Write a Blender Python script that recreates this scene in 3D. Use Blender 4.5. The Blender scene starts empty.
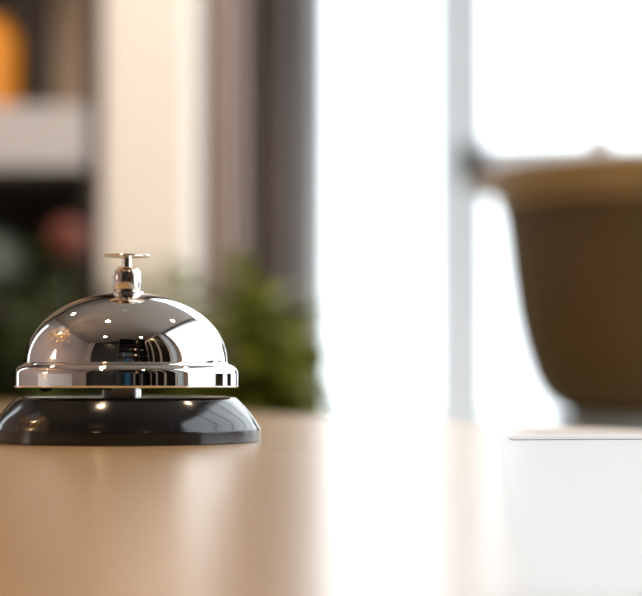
import bpy, bmesh, math, random
from mathutils import Vector, Matrix
random.seed(7)
R = math.radians
sc = bpy.context.scene
COL = sc.collection

# ------------------------------------------------------------------ camera, world, lights, exposure
F = 1890.0
CZ = 0.9210
PITCH = math.atan(77 / F)
cam_d = bpy.data.cameras.new('camera')
cam = bpy.data.objects.new('camera', cam_d); COL.objects.link(cam)
cam_d.sensor_width = 36.0
cam_d.lens = 36.0 * F / 642
cam.location = (0, 0, CZ)
cam.rotation_euler = (math.pi / 2 + PITCH, 0, 0)
cam_d.clip_start = 0.01
cam_d.dof.use_dof = True
cam_d.dof.focus_distance = 0.578
cam_d.dof.aperture_fstop = 7.6
sc.camera = cam

world = bpy.data.worlds.new('sky'); sc.world = world
world.use_nodes = True
bg = world.node_tree.nodes['Background']
bg.inputs['Color'].default_value = (0.93, 0.97, 1.0, 1)
bg.inputs['Strength'].default_value = 3.4

sc.view_settings.view_transform = 'Standard'
sc.view_settings.look = 'None'
sc.view_settings.exposure = 0.0
sc.view_settings.gamma = 1.0
sc.view_settings.use_curve_mapping = False
sc.cycles.max_bounces = 10
sc.cycles.sample_clamp_indirect = 8

def portal(name, loc, rot, sx, sy):
    l = bpy.data.lights.new(name, 'AREA'); l.shape = 'RECTANGLE'; l.size = sx; l.size_y = sy
    l.cycles.is_portal = True
    o = bpy.data.objects.new(name, l); COL.objects.link(o); o.location = loc; o.rotation_euler = rot

# room: x -1.9..1.5, y -1.4..3.2, z 0..2.8
XL, XR, YB, YF, ZC = -1.9, 1.24, -1.4, 3.2, 2.8
portal('daylight_front', (0.62, YF + 0.06, 1.37), (R(-90), 0, 0), 1.26, 2.7)
portal('daylight_left', (XL - 0.06, 2.85, 1.6), (0, R(-90), 0), 1.7, .6)
portal('daylight_right', (XR + 0.06, 1.65, 1.37), (0, R(90), 0), 2.7, 3.0)

# ------------------------------------------------------------------ helpers
def at(px, py, D):
    """the point seen at image position px, py at distance D"""
    return Vector(((px - 321) / F * D, D, CZ + (375 - py) / F * D))

def mat(name, col, rough=0.6, metal=0.0, emit=0.0, ecol=None, coat=0.0, bump=0.0, bscale=40, var=0.0, stretch=(1, 1, 1), spec=0.5, trans=0.0):
    m = bpy.data.materials.new(name); m.use_nodes = True
    nt = m.node_tree; b = nt.nodes['Principled BSDF']
    b.inputs['Base Color'].default_value = (*col, 1)
    b.inputs['Roughness'].default_value = rough
    b.inputs['Metallic'].default_value = metal
    b.inputs['Coat Weight'].default_value = coat
    b.inputs['Specular IOR Level'].default_value = spec
    b.inputs['Transmission Weight'].default_value = trans
    if emit:
        b.inputs['Emission Color'].default_value = (*(ecol or col), 1)
        b.inputs['Emission Strength'].default_value = emit
    if var or bump:
        tc = nt.nodes.new('ShaderNodeTexCoord'); mp = nt.nodes.new('ShaderNodeMapping')
        mp.inputs['Scale'].default_value = stretch
        nz = nt.nodes.new('ShaderNodeTexNoise'); nz.inputs['Scale'].default_value = bscale; nz.inputs['Detail'].default_value = 5
        nt.links.new(tc.outputs['Object'], mp.inputs[0]); nt.links.new(mp.outputs[0], nz.inputs['Vector'])
        if var:
            mr = nt.nodes.new('ShaderNodeMapRange'); mr.inputs['From Min'].default_value = .3; mr.inputs['From Max'].default_value = .7
            mr.inputs['To Min'].default_value = 1 - var; mr.inputs['To Max'].default_value = 1 + var * .5
            mx = nt.nodes.new('ShaderNodeVectorMath'); mx.operation = 'SCALE'
            mx.inputs[0].default_value = col
            nt.links.new(nz.outputs['Fac'], mr.inputs['Value']); nt.links.new(mr.outputs[0], mx.inputs['Scale'])
            nt.links.new(mx.outputs[0], b.inputs['Base Color'])
        if bump:
            bp = nt.nodes.new('ShaderNodeBump'); bp.inputs['Strength'].default_value = bump; bp.inputs['Distance'].default_value = .002
            nt.links.new(nz.outputs['Fac'], bp.inputs['Height']); nt.links.new(bp.outputs[0], b.inputs['Normal'])
    return m

def glass_mat(name, tint=(0.97, 0.99, 1.0)):
    m = bpy.data.materials.new(name); m.use_nodes = True
    nt = m.node_tree; nt.nodes.clear()
    out = nt.nodes.new('ShaderNodeOutputMaterial'); mix = nt.nodes.new('ShaderNodeMixShader')
    tr = nt.nodes.new('ShaderNodeBsdfTransparent'); gl = nt.nodes.new('ShaderNodeBsdfGlossy'); fr = nt.nodes.new('ShaderNodeMath'); lw = nt.nodes.new('ShaderNodeLayerWeight'); fr.operation = 'POWER'; fr.inputs[1].default_value = 5; lw.inputs[0].default_value = .5; nt.links.new(lw.outputs['Facing'], fr.inputs[0])
    tr.inputs[0].default_value = (*tint, 1); gl.inputs['Roughness'].default_value = 0.02
    nt.links.new(fr.outputs[0], mix.inputs[0]); nt.links.new(tr.outputs[0], mix.inputs[1]); nt.links.new(gl.outputs[0], mix.inputs[2])
    nt.links.new(mix.outputs[0], out.inputs[0])
    return m

def obj(name, bm, m, parent=None, smooth=False, loc=None):
    bmesh.ops.recalc_face_normals(bm, faces=bm.faces[:])
    me = bpy.data.meshes.new(name); bm.to_mesh(me); bm.free()
    if smooth:
        for p in me.polygons: p.use_smooth = True
        me.set_sharp_from_angle(angle=R(28))
    me.materials.append(m)
    o = bpy.data.objects.new(name, me); COL.objects.link(o)
    if parent: o.parent = parent
    if loc is not None: o.location = loc
    return o

def tag(o, label, cat, group=None, kind=None):
    o['label'] = label; o['category'] = cat
    if group: o['group'] = group
    if kind: o['kind'] = kind
    return o

def thing(name, label, cat, loc=(0, 0, 0), rz=0, group=None):
    o = bpy.data.objects.new(name, None); COL.objects.link(o); o.empty_display_size = .05
    o.location = loc; o.rotation_euler.z = rz
    return tag(o, label, cat, group)

def struct(name, bm, m, parent=None, label=None):
    o = obj(name, bm, m, parent)
    if not parent:
        o['kind'] = 'structure'
        if label: o['label'] = label
    return o

def copy_thing(o, loc, label=None):
    c = o.copy(); COL.objects.link(c); c.location = loc
    if label: c['label'] = label
    for ch in list(o.children):
        d = ch.copy(); COL.objects.link(d); d.parent = c
        for g in list(ch.children):
            e = g.copy(); COL.objects.link(e); e.parent = d
    return c

def box(bm, x0, x1, y0, y1, z0, z1, bev=0.0):
    r = bmesh.ops.create_cube(bm, size=1)
    for v in r['verts']:
        v.co = Vector((x0 + (v.co.x + .5) * (x1 - x0), y0 + (v.co.y + .5) * (y1 - y0), z0 + (v.co.z + .5) * (z1 - z0)))
    if bev:
        es = list({e for v in r['verts'] for e in v.link_edges})
        bmesh.ops.bevel(bm, geom=es, offset=bev, segments=2, affect='EDGES', profile=.5)
    return bm

def B(*a, **k): return box(bmesh.new(), *a, **k)

def lathe(bm, prof, n=64, c=(0, 0, 0), scale=(1, 1)):
    """prof: list of (r, z); closed where r == 0"""
    rings = []
    for r, z in prof:
        if r < 1e-7:
            rings.append([bm.verts.new((c[0], c[1], c[2] + z))])
        else:
            rings.append([bm.verts.new((c[0] + scale[0] * r * math.cos(2 * math.pi * k / n), c[1] + scale[1] * r * math.sin(2 * math.pi * k / n), c[2] + z)) for k in range(n)])
    for a, b in zip(rings, rings[1:]):
        for k in range(n):
            k2 = (k + 1) % n
            if len(a) == 1 and len(b) == 1: continue
            if len(a) == 1: bm.faces.new((a[0], b[k], b[k2]))
            elif len(b) == 1: bm.faces.new((a[k], b[0], a[k2]))
            else: bm.faces.new((a[k], b[k], b[k2], a[k2]))
    return bm

def L(prof, **k): return lathe(bmesh.new(), prof, **k)

def tube(bm, pts, rad, n=8):
    rings = []
    pts = [Vector(p) for p in pts]
    rads = rad if isinstance(rad, (list, tuple)) else [rad] * len(pts)
    for i, p in enumerate(pts):
        t = (pts[min(i + 1, len(pts) - 1)] - pts[max(i - 1, 0)]).normalized()
        u = t.cross(Vector((0, 0, 1)))
        if u.length < 1e-3: u = t.cross(Vector((1, 0, 0)))
        u.normalize(); w = t.cross(u)
        rings.append([bm.verts.new(p + (u * math.cos(2 * math.pi * k / n) + w * math.sin(2 * math.pi * k / n)) * rads[i]) for k in range(n)])
    for a, b in zip(rings, rings[1:]):
        for k in range(n):
            bm.faces.new((a[k], a[(k + 1) % n], b[(k + 1) % n], b[k]))
    bm.faces.new(rings[0]); bm.faces.new(rings[-1])
    return bm

# ------------------------------------------------------------------ materials
M = dict(
    wall=mat('taupe_pink_plaster', (0.42, 0.33, 0.30), .8, bump=.15, bscale=30),
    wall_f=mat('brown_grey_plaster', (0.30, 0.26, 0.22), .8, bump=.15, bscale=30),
    ceiling=mat('greige_ceiling_paint', (0.33, 0.285, 0.25), .9),
    floor=mat('grey_oak_floor', (0.35, 0.29, 0.24), .45, var=.3, bscale=6, stretch=(1, 12, 1)),
    ground=mat('pale_paving', (0.72, 0.75, 0.76), .8, var=.1, bscale=3),
    frame=mat('grey_window_frame', (0.72, 0.75, 0.78), .4),
    slate=mat('slate_frame', (0.13, 0.13, 0.135), .5),
    glass=glass_mat('window_glass'),
    dark=mat('black_lacquer', (0.012, 0.011, 0.011), .35),
    door=mat('near_black_door', (0.012, 0.013, 0.014), .4),
    cream=mat('cream_plaster', (0.87, 0.79, 0.70), .85, bump=.1, bscale=25),
    curtain=mat('taupe_curtain', (0.115, 0.082, 0.068), .9, bump=.4, bscale=300),
    curtain_fade=mat('mauve_shading_fade', (0.36, 0.27, 0.235), .9, bump=.4, bscale=300),  # lighter tone paints the shading gradient between pillar and dark curtain
    shelf_back=mat('tan_back_panel', (0.50, 0.38, 0.27), .7, var=.1, bscale=8),
    shelf_dark=mat('espresso_wood', (0.03, 0.021, 0.017), .6, var=.3, bscale=8, stretch=(1, 1, 8)),
    shelf_board=mat('pale_grey_shelf', (0.52, 0.49, 0.48), .5),
    white=mat('white_lacquer', (0.80, 0.79, 0.78), .35),
    palegrey=mat('pale_blue_grey_laminate', (0.36, 0.45, 0.50), .3),
    gold=mat('gold_leaf_metal', (0.90, 0.58, 0.30), .42, metal=1),
    brass=mat('brushed_brass', (0.65, 0.47, 0.25), .3, metal=1),
    steel=mat('brushed_steel', (0.55, 0.55, 0.56), .3, metal=1),
    shade=mat('white_lit_shade', (0.9, 0.88, 0.86), .8, emit=1.6, ecol=(1, .93, .9)),
    bulb=mat('warm_lamp_lens', (1, .8, .55), .4, emit=16, ecol=(1, .48, .20)),
    glow=mat('warm_bulb', (1, .6, .3), .4, emit=2, ecol=(1, .5, .22)),
    amber=mat('amber_orange_glaze', (0.78, 0.27, 0.006), .3),
    celadon=mat('grey_green_glaze', (0.13, 0.16, 0.13), .35),
    red=mat('brick_red_petal', (0.20, 0.050, 0.028), .7),
    pink=mat('pale_pink_petal', (0.85, 0.62, 0.55), .7),
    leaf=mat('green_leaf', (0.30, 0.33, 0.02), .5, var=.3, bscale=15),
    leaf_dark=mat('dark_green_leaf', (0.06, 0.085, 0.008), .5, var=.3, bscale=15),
    stem=mat('green_stem', (0.10, 0.13, 0.04), .6),
    soil=mat('potting_soil', (0.04, 0.028, 0.02), .95, bump=.8, bscale=80),
    pot=mat('charcoal_pot', (0.06, 0.055, 0.05), .6),
    planter=mat('brown_planter_glaze', (0.13, 0.080, 0.024), .55, var=.12, bscale=9),
    rim=mat('olive_tan_rim', (0.50, 0.33, 0.13), .5, var=.1, bscale=9),
    blue=mat('deep_blue_glaze', (0.03, 0.12, 0.24), .3),
    ivory=mat('ivory_card', (0.62, 0.58, 0.40), .6),
    greybox=mat('grey_board', (0.25, 0.26, 0.26), .6),
    paper=mat('white_paper', (0.60, 0.605, 0.62), .32, spec=.4),
    paper2=mat('grey_printed_paper', (0.48, 0.47, 0.48), .4, spec=.4),
    chrome=mat('polished_chrome', (0.86, 0.84, 0.82), .025, metal=1),
    nickel=mat('warm_polished_nickel', (0.82, 0.76, 0.70), .08, metal=1),
    enamel=mat('black_enamel', (0.008, 0.008, 0.009), .11, spec=.6),
    rubber=mat('black_rubber', (0.02, 0.02, 0.02), .7),
)

def wood():
    m = bpy.data.materials.new('light_oak_lacquered'); m.use_nodes = True
    nt = m.node_tree; b = nt.nodes['Principled BSDF']
    tc = nt.nodes.new('ShaderNodeTexCoord'); mp = nt.nodes.new('ShaderNodeMapping'); mp.inputs['Scale'].default_value = (2.2, 40, 2)
    nz = nt.nodes.new('ShaderNodeTexNoise'); nz.inputs['Scale'].default_value = 3; nz.inputs['Detail'].default_value = 8; nz.inputs['Distortion'].default_value = .6
    cr = nt.nodes.new('ShaderNodeValToRGB')
    cr.color_ramp.elements[0].position = .3; cr.color_ramp.elements[0].color = (0.62, 0.385, 0.165, 1)
    cr.color_ramp.elements[1].position = .7; cr.color_ramp.elements[1].color = (0.74, 0.475, 0.225, 1)
    nt.links.new(tc.outputs['Object'], mp.inputs[0]); nt.links.new(mp.outputs[0], nz.inputs['Vector'])
    nt.links.new(nz.outputs['Fac'], cr.inputs[0]); nt.links.new(cr.outputs[0], b.inputs['Base Color'])
    b.inputs['Roughness'].default_value = .28
    b.inputs['Coat Weight'].default_value = .5; b.inputs['Coat Roughness'].default_value = .26
    b.inputs['Specular IOR Level'].default_value = .5
    bp = nt.nodes.new('ShaderNodeBump'); bp.inputs['Strength'].default_value = .04; bp.inputs['Distance'].default_value = .0004
    nt.links.new(nz.outputs['Fac'], bp.inputs['Height']); nt.links.new(bp.outputs[0], b.inputs['Normal'])
    return m
M['oak'] = wood()

# ------------------------------------------------------------------ the setting
T = .12
struct('floor', B(XL - T, XR + T, YB - T, YF + T, -.1, 0), M['floor'])
struct('ceiling', B(XL - T, XR + T, YB - T, YF + T, ZC, ZC + .1), M['ceiling'])
bm = B(XL - T, XL, YB - T, 2.58, 0, ZC); box(bm, XL - T, XL, 3.12, YF + T, 0, ZC); box(bm, XL - T, XL, 2.58, 3.12, 0, .75); box(bm, XL - T, XL, 2.58, 3.12, 2.45, ZC)
struct('wall_left', bm, M['wall'])
struct('wall_back', B(XL, XR, YB - T, YB, 0, ZC), M['wall'])
XW = -.008                                   # left edge of the front window opening
bm = B(XL, XW, YF, YF + T, 0, ZC); box(bm, XW, XR + T, YF, YF + T, 2.77, ZC); box(bm, XW, XR + T, YF, YF + T, 0, .03)
struct('wall_front', bm, M['wall_f'])
bm = B(XR, XR + T, YB - T, .12, 0, ZC); box(bm, XR, XR + T, .12, YF, 2.77, ZC); box(bm, XR, XR + T, .12, YF, 0, .03)
struct('wall_right', bm, M['wall'])
struct('ground', B(-30, 40, -20, 60, -.25, -.12), M['ground'])

def window(name, along, a0, a1, fixed, bars, hbars, z0=.03, z1=2.77, w=.02):
    """glazed frame; along 'x' or 'y'"""
    bm = bmesh.new(); d0, d1 = fixed + .02, fixed + .07
    def pc(p0, p1, q0, q1):
        if along == 'x': box(bm, p0, p1, d0, d1, q0, q1)
        else: box(bm, d0, d1, p0, p1, q0, q1)
    pc(a0, a0 + w, z0, z1); pc(a1 - w, a1, z0, z1); pc(a0, a1, z0, z0 + w); pc(a0, a1, z1 - w, z1)
    for b, bw in bars: pc(b - bw / 2, b + bw / 2, z0, z1)
    for h, h0, h1, bw in hbars: pc(h0, h1, h - bw / 2, h + bw / 2)
    fr = struct(name, bm, M['frame'])
    g = bmesh.new()
    if along == 'x': box(g, a0 + .005, a1 - .005, fixed + .042, fixed + .048, z0 + .005, z1 - .005)
    else: box(g, fixed + .042, fixed + .048, a0 + .005, a1 - .005, z0 + .005, z1 - .005)
    obj('window_glass', g, M['glass'], fr)
    return fr
mx = at(462, 0, YF).x; tz = at(0, 163, YF).z
window('window_1', 'x', XW, XR, YF, [(mx, .085)], [(tz, mx, XR, .070)])
window('window_2', 'y', .12, YF - .02, XR, [(1.0, .03), (1.55, .03), (2.3, .04)], [])
window('window_3', 'y', 2.58, 3.12, XL - .09, [(2.85, .03)], [], z0=.75, z1=2.45, w=.04)

# near-black door in the back wall (seen mirrored in the bell)
d = struct('door_1', B(-1.42, -.22, YB + .002, YB + .04, 0, 2.72), M['door'])
obj('door_handle', tube(bmesh.new(), [(-.36, YB + .04, 1.02), (-.36, YB + .09, 1.02), (-.48, YB + .09, 1.02)], .009), M['steel'], d)
struct('baseboard_left', B(XL, XL + .015, YB, YF, 0, .09), M['white'])

# ------------------------------------------------------------------ counter
# a rectangle turned so that its far edge runs off to the right
u = Vector((-.4407, .8977, 0)); v = Vector((.8977, .4407, 0))
A = Vector((-.18, 1.35, 0))
LEN, WID = 1.62, 1.15
cen = A - u * LEN / 2 - v * WID / 2
ang = math.atan2(u.y, u.x)
ctr = thing('reception_counter', 'light tan oak counter under the chrome bell, glossy lacquered top', 'counter', (cen.x, cen.y, 0), ang)
obj('countertop', B(-LEN / 2, LEN / 2, -WID / 2, WID / 2, .862, .9, bev=.0015), M['oak'], ctr)
obj('cabinet_body', B(-LEN / 2 + .06, LEN / 2 - .06, -WID / 2 + .06, WID / 2 - .06, .09, .862), M['oak'], ctr)
obj('plinth', B(-LEN / 2 + .1, LEN / 2 - .1, -WID / 2 + .1, WID / 2 - .1, 0, .09), M['dark'], ctr)
TOP = .9

# ------------------------------------------------------------------ the bell
BX = -.0617; BY = .6
bell = thing('service_bell', 'chrome desk service bell with round push button on a black base', 'bell', (BX, BY, TOP))
mm = .001
def P(l): return [(r * mm, z * mm) for r, z in l]
base = obj('base', L(P([(0, .0), (42.0, 0), (42.4, .1), (42.5, .3), (42.5, .5), (42.5, 3.7), (42.5, 3.9), (42.35, 4.2), (41.9, 4.8), (41.3, 5.9), (40.4, 7.4), (39.2, 9.0), (37.9, 10.5), (36.6, 11.9),
                        (35.4, 13.1), (34.6, 13.8), (33.8, 14.1), (32.8, 14.0), (31.2, 13.3), (28, 13.2), (0, 13.2)]), n=128), M['enamel'], bell, smooth=True)
# dome: shell with a flanged vertical brim
a, b_, n_ = 31.9, 22.3, 2.06
prof = []
for i in range(33):
    t = math.pi / 2 * i / 32
    prof.append((a * math.sin(t) ** (2 / n_), 24.4 + b_ * math.cos(t) ** (2 / n_)))
prof[0] = (0, 24.4 + b_)
prof += [(32.3, 24.0), (33.1, 23.7), (34.0, 23.2), (34.7, 22.6), (35.1, 21.9), (35.3, 21.2), (35.3, 20.9), (35.3, 17.3), (35.3, 17.0), (35.2, 16.7), (34.9, 16.6), (34.5, 16.8), (34.4, 21.0), (34.0, 22.0), (31.2, 23.6)]
for i in range(16, -1, -1):
    t = math.pi / 2 * i / 16
    prof.append((31.0 * math.sin(t) ** (2 / n_), 24.0 + 21.7 * math.cos(t) ** (2 / n_)))
prof[-1] = (0, 45.7)
dome = obj('dome', L(P(prof), n=160), M['chrome'], bell, smooth=True)
obj('collar', L(P([(5.4, 46.1), (5.4, 46.75), (4.9, 47.05), (3.4, 47.1), (0, 47.1)]), n=48), M['chrome'], bell, smooth=True)
obj('striker_housing', L(P([(0, 47.0), (3.6, 47.0), (4.2, 47.6), (4.5, 49), (4.55, 50.5), (4.5, 52), (4.2, 53.3), (3.5, 54.3), (2.5, 54.75), (0, 54.8)]), n=48), M['nickel'], bell, smooth=True)
pl = obj('plunger', L(P([(0, 54.6), (1.6, 54.6), (1.5, 57.6), (1.9, 58.1), (0, 58.1)]), n=32), M['nickel'], bell, smooth=True)
obj('push_button', L(P([(0, 57.9), (5.5, 57.95), (7.1, 58.1), (7.35, 58.35), (7.1, 58.65), (5.5, 58.85), (0, 58.95)]), n=64), M['nickel'], bell, smooth=True)
obj('post', L(P([(0, 12.7), (4.6, 12.7), (4.6, 16.0), (3.2, 16.2), (2.6, 17), (2.6, 45.5), (0, 45.5)]), n=32), M['chrome'], bell, smooth=True)
bm = B(-.0068, .0036, -.006, .006, .0127, .0205, bev=.0006)
obj('clapper_bracket', bm, M['steel'], bell)
bm = tube(bmesh.new(), [(-.004, -.007, .0165), (-.012, -.012, .0175), (-.022, -.014, .0180)], .0009)
bmesh.ops.create_uvsphere(bm, u_segments=16, v_segments=10, radius=.0028, matrix=Matrix.Translation((-.0235, -.0145, .018)))
obj('clapper', bm, M['steel'], bell, smooth=True)

for o in bell.children:
    if o is not base: o.location.z = .0005

# ------------------------------------------------------------------ papers lying on the counter at the right
def sheet(px, name, pts, z, th, m, label):
    bm = bmesh.new()
    lo = [bm.verts.new((p[0], p[1], z)) for p in pts]; hi = [bm.verts.new((p[0], p[1], z + th)) for p in pts]
    bm.faces.new(lo[::-1]); bm.faces.new(hi)
    for k in range(4): bm.faces.new((lo[k], lo[(k + 1) % 4], hi[(k + 1) % 4], hi[k]))
    tag(obj(name, bm, m), label, 'paper')
def onc(px, py):
    D = .0210 * F / (py - 375); return ((px - 321) / F * D, D)
sheet(0, 'paper_booklet', [(.0125, .14), (.1615, .1255), (.210, .6255), (.061, .64)], TOP + .0002, .0008, M['paper'], 'large white paper booklet lying flat at the right of the counter, undermost')
sheet(0, 'folded_leaflet', [(.0585, .580), (.1990, .600), (.1930, .622), (.0600, .606)], TOP + .00105, .0002, M['paper2'], 'slim grey leaflet lying on top of the white booklet')

# ------------------------------------------------------------------ planter at the right, on a pedestal table
DP = 2.1; pc = at(690, 0, DP); s = DP / F      # metres per pixel there
pz = at(0, 417, DP).z
tb = thing('pedestal_table', 'pale blue grey round pedestal table under the brown planter', 'table', (pc.x, DP, 0))
obj('tabletop', L([(0, pz - .045), (.150, pz - .045), (.155, pz - .042), (.155, pz - .004), (.151, pz), (0, pz)], n=64), M['palegrey'], tb)
obj('column', L([(0, .02), (.03, .02), (.025, .1), (.025, pz - .045), (0, pz - .045)], n=32), M['palegrey'], tb, smooth=True)
obj('foot', L([(0, 0), (.15, 0), (.15, .012), (.04, .03), (0, .03)], n=48), M['palegrey'], tb)
pt = thing('planter', 'large brown tapered planter with rounded bottom and lighter tan rim before the window', 'planter', (pc.x, DP, pz))
def hz(py): return at(0, py, DP).z - pz
prof = [(0, 0), (95 * s, 0), (114 * s, .002), (128 * s, hz(408)), (140 * s, hz(397)), (150 * s, hz(378)), (160 * s, hz(345)), (167 * s, hz(310)), (172 * s, hz(270)), (176 * s, hz(230)), (179 * s, hz(208)),
        (170 * s, hz(206)), (160 * s, hz(260)), (150 * s, hz(340)), (100 * s, hz(396)), (0, hz(400))]
prof = [(r_ * 1.06, z_) for r_, z_ in prof]
obj('pot_body', L(prof, n=96), M['planter'], pt, smooth=True)
prof = [(189 * s, hz(209)), (193 * s, hz(208)), (194 * s, hz(196)), (198 * s, hz(192)), (213 * s, hz(190)), (218 * s, hz(187)), (218 * s, hz(176)), (212 * s, hz(173)), (172 * s, hz(173)), (168 * s, hz(182)), (170 * s, hz(206)), (189 * s, hz(209))]
obj('pot_rim', L(prof, n=96), M['rim'], pt, smooth=True)
obj('soil', L([(0, hz(215)), (168 * s, hz(215)), (160 * s, hz(210)), (0, hz(206))], n=48), M['soil'], pt)

def leaf(bm, base, d, ln, w, curl=.25, up=Vector((0, 0, 1))):
    d = d.normalized(); side = d.cross(up)
    if side.length < 1e-3: side = Vector((1, 0, 0))
    side.normalize(); nrm = side.cross(d)
    prev = None
    for i in range(6):
        t = i / 5
        c = base + d * ln * t - Vector((0, 0, 1)) * curl * ln * t * t
        ww = w * math.sin(math.pi * min(.98, t * .93 + .05)) * .5
        cur = [bm.verts.new(c - side * ww + nrm * ww * .3), bm.verts.new(c), bm.verts.new(c + side * ww + nrm * ww * .3)]
        if prev:
            for k in (0, 1): bm.faces.new((prev[k], prev[k + 1], cur[k + 1], cur[k]))
        prev = cur

def flower_head(bm, c, r, n=14):
    for ring in range(4):
        for k in range(n):
            a = 2 * math.pi * (k + .5 * ring) / n; el = R(-15 + 32 * ring)
            d = Vector((math.cos(a) * math.cos(el), math.sin(a) * math.cos(el), math.sin(el)))
            leaf(bm, c, d, r * (1 - .08 * ring), r * .55, curl=.1)

# a small pale flowering plant inside the planter
fp = thing('flowering_plant', 'small plant with pale pink blossoms in the brown planter', 'plant', (pc.x, DP, pz + hz(206)))
lb = bmesh.new()
for (px, py, dy) in ((600, 140, -.02), (690, 120, .03)):
    q = at(px, py, DP + dy); q = Vector((q.x - pc.x, dy, q.z - pz - hz(206)))
    obj('stem', tube(bmesh.new(), [(q.x * .6, 0, 0), (q.x * .85, dy * .5, q.z * .5), q], .002), M['stem'], fp)
    fb = bmesh.new(); flower_head(fb, q, .018, 9); obj('blossom', fb, M['pink'], fp)
for k in range(10):
    a_ = k * 2.4; leaf(lb, Vector((.02 * math.cos(a_), .02 * math.sin(a_), 0)), Vector((math.cos(a_), math.sin(a_), .35)), .08, .025, .4)
obj('leaves', lb, M['leaf'], fp)

# ------------------------------------------------------------------ left: shelving, pillar, curtain
DS = 2.62
xs = at(94, 0, DS).x
sh = thing('shelving_unit', 'dark wooden shelving unit with thick pale grey shelf at the left', 'shelf', (0, 0, 0))
obj('side_panel', B(xs - .012, xs, DS + .01, DS + .34, 0, 2.3), M['shelf_dark'], sh)
obj('side_panel', B(-1.3, -1.27, DS + .01, DS + .34, 0, 2.3), M['shelf_dark'], sh)
zb, zt = at(0, 167, DS).z, at(0, 104, DS).z
obj('back_panel', B(-1.27, xs - .012, DS + .32, DS + .34, zb, 2.3), M['shelf_back'], sh)
obj('back_panel', B(-1.27, xs - .012, DS + .30, DS + .34, 0, zb), M['shelf_dark'], sh)
obj('shelf_board', B(-1.27, xs - .012, DS, DS + .30, zb, zt, bev=.003), M['shelf_board'], sh)
zl = at(0, 300, DS).z
obj('shelf_board', B(-1.27, xs - .012, DS + .04, DS + .30, zl - .02, zl), M['shelf_dark'], sh)
obj('shelf_board', B(-1.27, xs - .012, DS + .04, DS + .30, 2.27, 2.3), M['shelf_dark'], sh)
obj('upright', B(at(-60, 0, DS).x, at(17, 0, DS).x, DS + .25, DS + .32, zt, 2.27), M['shelf_dark'], sh)

c = at(-21, 0, DS + .1)
tag(obj('amber_vase', L([(0, 0), (.050, 0), (.055, .006), (.056, .02), (.056, .10), (.054, .112), (.044, .122), (.040, .126), (.040, .136), (.036, .136), (.036, .124), (0, .12)], n=48), M['amber'], smooth=True, loc=(c.x, DS + .1, zt)),
    'bright amber orange vase standing on the pale thick shelf', 'vase')
c = at(-8, 0, DS + .12)
tag(obj('round_vase', L([(0, 0), (.025, 0), (.042, .02), (.050, .05), (.045, .08), (.028, .098), (.022, .105), (.018, .105), (.018, .098), (0, .09)], n=48), M['celadon'], smooth=True, loc=(c.x, DS + .12, zl)),
    'grey green round vase on the dark lower shelf at the left edge', 'vase')

# cream plaster pillar
x0, x1 = xs + .004, at(191, 0, 2.64).x
p_ = obj('pillar', B(x0, x1, 2.64, 2.96, 0, ZC, bev=.01), M['cream'])
tag(p_, 'cream white plaster pillar beside the shelving unit', 'pillar')

# taupe curtain with vertical pleats
def curtain(x0, x1, y, z0, z1, pleats, depth):
    bm = bmesh.new(); n = pleats * 10; prev = None
    rows = [z0, z0 + .5, z1 - .3, z1]
    for i in range(n + 1):
        t = i / n; x = x0 + (x1 - x0) * t; yy = y + depth * math.sin(2 * math.pi * pleats * t)
        cur = [bm.verts.new((x, yy, z)) for z in rows]
        if prev:
            for k in range(3): bm.faces.new((prev[k], cur[k], cur[k + 1], prev[k + 1]))
        prev = cur
    return bm
cu = thing('curtain', 'long dark taupe curtain hanging next to the bright window, darker of the two', 'curtain', (0, 0, 0))
f_ = obj('curtain_fabric', curtain(at(232, 0, 3.06).x, at(291, 0, 3.06).x, 3.06, .02, 2.70, 3, .016), M['curtain'], cu, smooth=True)
md = f_.modifiers.new('thickness', 'SOLIDIFY'); md.thickness = .003
obj('curtain_rail', tube(bmesh.new(), [(-.17, 3.06, 2.715), (.1, 3.06, 2.715)], .010), M['steel'], cu)
cu2 = obj('curtain', curtain(x1 + .004, at(240, 0, 2.74).x, 2.74, .02, 2.70, 3, .012), M['curtain_fade'], smooth=True)  # added panel; the fade from bright pillar to dark curtain is in its colour
tag(cu2, 'added lighter mauve grey curtain panel, painting the shading fade beside the cream pillar', 'curtain')
md = cu2.modifiers.new('thickness', 'SOLIDIFY'); md.thickness = .003
struct('trim_1', B(at(289, 0, 3.12).x, at(308, 0, 3.12).x, 3.12, YF, 0, ZC), M['slate'])

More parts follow.
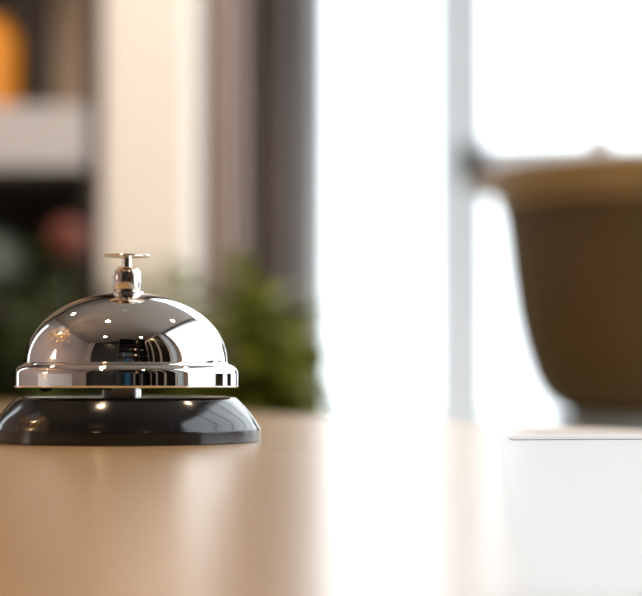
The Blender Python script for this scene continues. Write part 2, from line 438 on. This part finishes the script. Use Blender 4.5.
# ------------------------------------------------------------------ plants behind the bell
def plant(cx, cy, z0, z1, rad, n, lm, label, seed, leaf_len=.10, lw=.03):
    rng = random.Random(seed)
    t = thing('potted_plant', label, 'plant', (cx, cy, 0))
    ph = .34
    obj('pot', L([(0, 0), (.07, 0), (.075, .01), (.10, ph), (.092, ph), (.085, ph - .03), (0, ph - .03)], n=40), M['pot'], t, smooth=False)
    obj('soil', L([(0, ph - .03), (.086, ph - .03), (.08, ph - .02), (0, ph - .012)], n=32), M['soil'], t)
    sb = bmesh.new(); fb = bmesh.new()
    for k in range(n):
        a = rng.uniform(0, 2 * math.pi); rr = rad * math.sqrt(rng.random())
        h = z0 + (z1 - z0) * rng.random() ** .7 * (1 - .25 * (rr / rad) ** 2)
        tip = Vector((rr * math.cos(a), rr * math.sin(a), h))
        base_ = Vector((.03 * math.cos(a), .03 * math.sin(a), ph - .02))
        mid = base_.lerp(tip, .55) + Vector((.0, 0, .06))
        tube(sb, [base_, mid, tip], [.0028, .002, .0012], n=5)
        for j in range(6):
            q = mid.lerp(tip, .15 + j * .17); b2 = a + rng.uniform(-1.6, 1.6)
            leaf(fb, q, Vector((math.cos(b2), math.sin(b2), rng.uniform(.0, .8))), leaf_len * rng.uniform(.6, 1.1), lw * rng.uniform(.7, 1.2), rng.uniform(.1, .6))
    obj('stems', sb, M['stem'], t, smooth=True)
    f = obj('foliage', fb, lm, t, smooth=True)
    return t
c = at(254, 0, 2.25)
plant(c.x, 2.25, .66, 1.07, .075, 120, M['leaf'], 'bright green leafy potted plant right of the bell in front of the curtain', 3, leaf_len=.075, lw=.05)
c = at(160, 0, 2.48)
plant(c.x, 2.48, .66, 1.08, .055, 110, M['leaf'], 'olive green potted plant in front of the cream pillar directly behind the bell', 5, leaf_len=.07, lw=.045)
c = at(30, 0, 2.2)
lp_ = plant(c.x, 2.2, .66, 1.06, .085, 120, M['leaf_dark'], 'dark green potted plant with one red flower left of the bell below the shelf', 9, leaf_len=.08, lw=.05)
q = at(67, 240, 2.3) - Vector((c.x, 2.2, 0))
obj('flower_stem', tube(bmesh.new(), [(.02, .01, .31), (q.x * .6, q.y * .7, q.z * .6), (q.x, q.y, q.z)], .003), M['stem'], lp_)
bm = bmesh.new(); flower_head(bm, q, .036, 12)
bmesh.ops.create_icosphere(bm, subdivisions=2, radius=.027, matrix=Matrix.Translation(q))
o = obj('flower', bm, M['red'], lp_); o['label'] = 'brick red round flower'

# ------------------------------------------------------------------ ceiling downlights
def downlight(loc, power, label):
    t = thing('downlight', label, 'lamp', loc, group='ceiling downlights')
    obj('trim_ring', L([(.050, 0), (.066, 0), (.068, -.004), (.064, -.008), (.052, -.008), (.050, 0)], n=40), M['white'], t, smooth=True)
    obj('lens', L([(0, -.003), (.050, -.003), (.050, -.001), (0, -.001)], n=32), M['bulb'], t)
    l = bpy.data.lights.new('downlight_lamp', 'SPOT'); l.energy = power; l.color = (1, .72, .46); l.spot_size = R(150); l.spot_blend = 1; l.shadow_soft_size = .05
    o = bpy.data.objects.new('downlight_lamp', l); COL.objects.link(o); o.parent = t; o.location = (0, 0, -.02)
    return t
for k, (x, y, w, lb_) in enumerate(((-.49, .51, 22, 'round warm ceiling downlight straight above the bell, mirrored near the dome top'),
                         (-1.25, 2.05, 22, 'round warm ceiling downlight mirrored at the upper left of the dome'),
                         (.92, 1.30, 16, 'round warm ceiling downlight mirrored at the right of the dome'),
                         (-.75, -.75, 22, 'round warm ceiling downlight in front of the dark door'),
                         (.65, -.75, 16, 'round warm ceiling downlight in front of the display shelf'))):
    downlight((x, y, ZC), w, lb_)

# added fill spot on the ceiling, put in to brighten the cream pillar
sp = thing('pillar_fill_spot', 'added white fill spotlight on the ceiling, brightening the cream pillar', 'lamp', (-.18, 1.25, ZC))
obj('mount', L([(0, -.012), (.04, -.012), (.04, 0), (0, 0)], n=32), M['white'], sp)
hd = obj('lamp_head', L([(0, .04), (.03, .04), (.034, -.06), (.030, -.06), (.026, -.02), (0, -.02)], n=32), M['white'], sp, loc=(0, 0, -.07))
tgt = Vector((-.24, 2.64, 1.25)) - Vector((-.18, 1.25, ZC - .07))
hd.rotation_euler = (-tgt).to_track_quat('Z', 'Y').to_euler()
l = bpy.data.lights.new('pillar_fill_lamp', 'SPOT'); l.energy = 105; l.color = (1, .86, .76); l.spot_size = R(30); l.spot_blend = .8; l.shadow_soft_size = .02
o = bpy.data.objects.new('pillar_fill_lamp', l); COL.objects.link(o); o.parent = hd; o.location = (0, 0, -.05)

# ------------------------------------------------------------------ left side: sideboard, lamp, gold chandelier (mirrored in the bell)
sb = thing('sideboard', 'white lacquered sideboard along the left wall', 'cabinet', (XL + .02, 0, 0))
obj('carcass', B(.01, .40, -.55, .68, .10, .90), M['white'], sb)
obj('top_panel', B(.0, .42, -.57, .70, .90, .925, bev=.002), M['white'], sb)
for k in range(3):
    y0 = -.54 + k * .405
    dd = obj('cabinet_door', B(.40, .418, y0, y0 + .395, .12, .885, bev=.002), M['white'], sb)
    obj('knob', tube(bmesh.new(), [(.418, y0 + .35, .6), (.44, y0 + .35, .6)], .009), M['brass'], dd)
for (x, y) in ((.04, -.5), (.36, -.5), (.04, .63), (.36, .63)):
    obj('leg', B(x - .02, x + .02, y - .02, y + .02, 0, .10), M['dark'], sb)
lp = thing('table_lamp', 'table lamp with white conical shade on the white sideboard', 'lamp', (XL + .22, .44, .925))
obj('lamp_base', L([(0, 0), (.07, 0), (.07, .012), (.02, .03), (.012, .06), (.012, .20), (0, .20)], n=32), M['brass'], lp, smooth=True)
obj('lamp_shade', L([(.125, .16), (.035, .52), (.030, .52), (.120, .16), (.125, .16)], n=48), M['shade'], lp, smooth=True)
l = bpy.data.lights.new('table_lamp_bulb', 'POINT'); l.energy = 5; l.color = (1, .82, .65); l.shadow_soft_size = .04
o = bpy.data.objects.new('table_lamp_bulb', l); COL.objects.link(o); o.parent = lp; o.location = (0, 0, .30)

ch = thing('chandelier', 'gold leaf cluster chandelier hanging near the left wall', 'lamp', (-1.28, .82, 1.82))
obj('rod', tube(bmesh.new(), [(0, 0, .15), (0, 0, ZC - 1.82 - .02)], .007), M['gold'], ch)
obj('ceiling_rose', L([(0, -.02), (.05, -.02), (.055, 0), (0, 0)], n=32, c=(0, 0, ZC - 1.82)), M['gold'], ch)
obj('ring', tube(bmesh.new(), [(.2 * math.cos(2 * math.pi * k / 32), .38 * math.sin(2 * math.pi * k / 32), .1) for k in range(33)], .008), M['gold'], ch)
bm = bmesh.new()
for k in range(4):
    a_ = math.pi / 2 * k; tube(bm, [(0, 0, .16), (.2 * math.cos(a_), .38 * math.sin(a_), .1)], .006)
obj('arm', bm, M['gold'], ch)
rng = random.Random(4); lm0 = None
for k in range(44):
    a_ = rng.uniform(0, 2 * math.pi); rr = math.sqrt(rng.random())
    loc = (.24 * rr * math.cos(a_), .55 * rr * math.sin(a_), rng.uniform(-.13, .13) * (1.2 - rr * .6))
    if lm0 is None:
        bm = bmesh.new(); leaf(bm, Vector((0, 0, 0)), Vector((1, 0, .2)), .13, .075, .3)
        lm0 = obj('gold_leaf', bm, M['gold'], ch); md = lm0.modifiers.new('thickness', 'SOLIDIFY'); md.thickness = .002; o = lm0
    else:
        o = lm0.copy(); COL.objects.link(o); o.parent = ch
    o.location = loc; o.rotation_euler = (rng.uniform(0, 6), rng.uniform(0, 6), rng.uniform(0, 6))
for q in ((0, -.2, 0), (0, .2, 0), (.08, 0, -.02)):
    bm = bmesh.new(); bmesh.ops.create_uvsphere(bm, u_segments=16, v_segments=10, radius=.02)
    o = obj('bulb', bm, M['glow'], ch, smooth=True, loc=q)
l = bpy.data.lights.new('chandelier_lamp', 'POINT'); l.energy = 16; l.color = (1, .70, .42); l.shadow_soft_size = .02
o = bpy.data.objects.new('chandelier_lamp', l); COL.objects.link(o); o.parent = ch; o.location = (.1, 0, 0)

# ------------------------------------------------------------------ back: black display shelf with things on it (mirrored in the bell)
X0, X1, Y0, Y1 = -.18, 1.22, YB + .01, YB + .36
ds = thing('display_shelf', 'tall black display shelf against the back wall', 'shelf', (0, 0, 0))
obj('back_panel', B(X0, X1, Y0, Y0 + .01, .0, 2.72), M['dark'], ds)
for x in (X0, .50, .98, X1 - .03): obj('upright', B(x, x + .03, Y0 + .01, Y1, 0, 2.72), M['shelf_dark'], ds)
levels = [.35, .88, 1.28, 1.68, 2.08]
for z in levels + [2.45, 2.72]: obj('shelf_board', B(X0, X1, Y0 + .01, Y1 + .005, z - .025, z), M['dark'], ds)
def jug(x, z, r, h, m, label, cat='vase', name='vase'):
    return tag(obj(name, L([(0, 0), (r * .8, 0), (r, h * .25), (r, h * .6), (r * .5, h * .82), (r * .4, h), (r * .34, h), (r * .4, h * .8), (0, h * .78)], n=32), m, smooth=True, loc=(x, Y0 + .22, z)), label, cat)
jug(.14, .88, .13, .28, M['blue'], 'wide deep blue vase on the black display shelf')
jug(.36, .88, .045, .22, M['greybox'], 'slim grey vase beside the blue vase on the display shelf')
jug(.02, 1.28, .05, .24, M['greybox'], 'grey vase at the left end of the display shelf, middle board')
jug(.26, 1.68, .06, .20, M['celadon'], 'grey green vase on the second highest board of the display shelf')
jug(1.16, 1.28, .05, .26, M['white'], 'tall white vase at the right end of the display shelf')
jug(1.12, .88, .05, .24, M['ivory'], 'ivory vase at the right end of the display shelf, lower board')
for (x, z, w, h, m_, lb_) in ((.70, 1.68, .09, .10, 'white', 'small white box on the second highest board of the display shelf'), (.88, 1.28, .08, .09, 'greybox', 'small grey box on the middle board of the display shelf'),
                              (.60, .88, .05, .2, 'greybox', 'upright grey box on the lower board of the display shelf')):
    t = tag(obj('storage_box', B(-w / 2, w / 2, -.06, .06, 0, h, bev=.002), M[m_], loc=(x, Y0 + .24, z)), lb_, 'box')
for (z, lb_) in ((1.28, 'small warm glowing globe lamp on the middle board of the display shelf'), (1.68, 'small warm glowing globe lamp on the board above, display shelf')):
    g = thing('globe_lamp', lb_, 'lamp', (.43, Y0 + .30, z))
    obj('lamp_base', L([(0, 0), (.03, 0), (.03, .01), (.01, .02), (.01, .05), (0, .05)], n=24), M['brass'], g, smooth=True)
    bm = bmesh.new(); bmesh.ops.create_uvsphere(bm, u_segments=20, v_segments=12, radius=.035, matrix=Matrix.Translation((0, 0, .08)))
    obj('globe', bm, M['glow'], g, smooth=True)

# tall grey cabinet on the right wall, black track above the windows, air conditioner (all mirrored in the bell)
tc_ = thing('tall_cabinet', 'tall charcoal cabinet with pale framed doors on the right wall', 'cabinet', (XR - .36, 0, 0))
obj('carcass', B(0, .355, -1.0, .02, 0, 2.5), M['greybox'], tc_)
for k in range(3):
    y0 = -.99 + k * .335
    d_ = obj('cabinet_door', B(-.018, 0, y0, y0 + .325, .05, 2.45), M['dark'], tc_)
    bm = B(-.026, -.018, y0, y0 + .03, .05, 2.45); box(bm, -.026, -.018, y0 + .295, y0 + .325, .05, 2.45); box(bm, -.026, -.018, y0 + .03, y0 + .295, 2.40, 2.45); box(bm, -.026, -.018, y0 + .03, y0 + .295, .05, .10)
    obj('door_frame', bm, M['white'], d_)
tr_ = obj('curtain_track', B(XR - .07, XR - .035, .05, YF - .15, ZC - .04, ZC - .003), M['dark'])
tag(tr_, 'black curtain track along the ceiling above the right windows', 'curtain track')
ac = thing('air_conditioner', 'white air conditioner high on the left wall', 'air conditioner', (XL + .005, 1.05, 2.38))
obj('casing', B(0, .2, -.4, .4, 0, .27, bev=.02), M['white'], ac)
obj('air_outlet', B(.10, .203, -.36, .36, .02, .05), M['slate'], ac)

# two black bar stools by the right windows
def stool(loc, rz, label):
    t = thing('bar_stool', label, 'stool', loc, rz, 'black bar stools')
    obj('seat', L([(0, .64), (.16, .64), (.17, .65), (.17, .68), (.155, .695), (0, .69)], n=40), M['dark'], t, smooth=True)
    obj('backrest', B(-.15, .15, .14, .165, .74, 1.0, bev=.008), M['dark'], t)
    for k in range(4):
        a_ = math.pi / 4 + k * math.pi / 2
        obj('leg', tube(bmesh.new(), [(.10 * math.cos(a_), .10 * math.sin(a_), .645), (.19 * math.cos(a_), .19 * math.sin(a_), 0)], .011), M['dark'], t)
    for x in (-.1, .1): obj('back_support', tube(bmesh.new(), [(x, .12, .66), (x, .150, .80)], .009), M['dark'], t)
    obj('footrest', tube(bmesh.new(), [(.165 * math.cos(a_ / 16 * math.pi), .165 * math.sin(a_ / 16 * math.pi), .22) for a_ in range(33)], .008), M['steel'], t, smooth=True)
stool((.88, 1.02, 0), R(-60), 'black bar stool by the right window, the nearer of two')
stool((.93, 1.60, 0), R(-40), 'black bar stool by the right window, the farther of two')
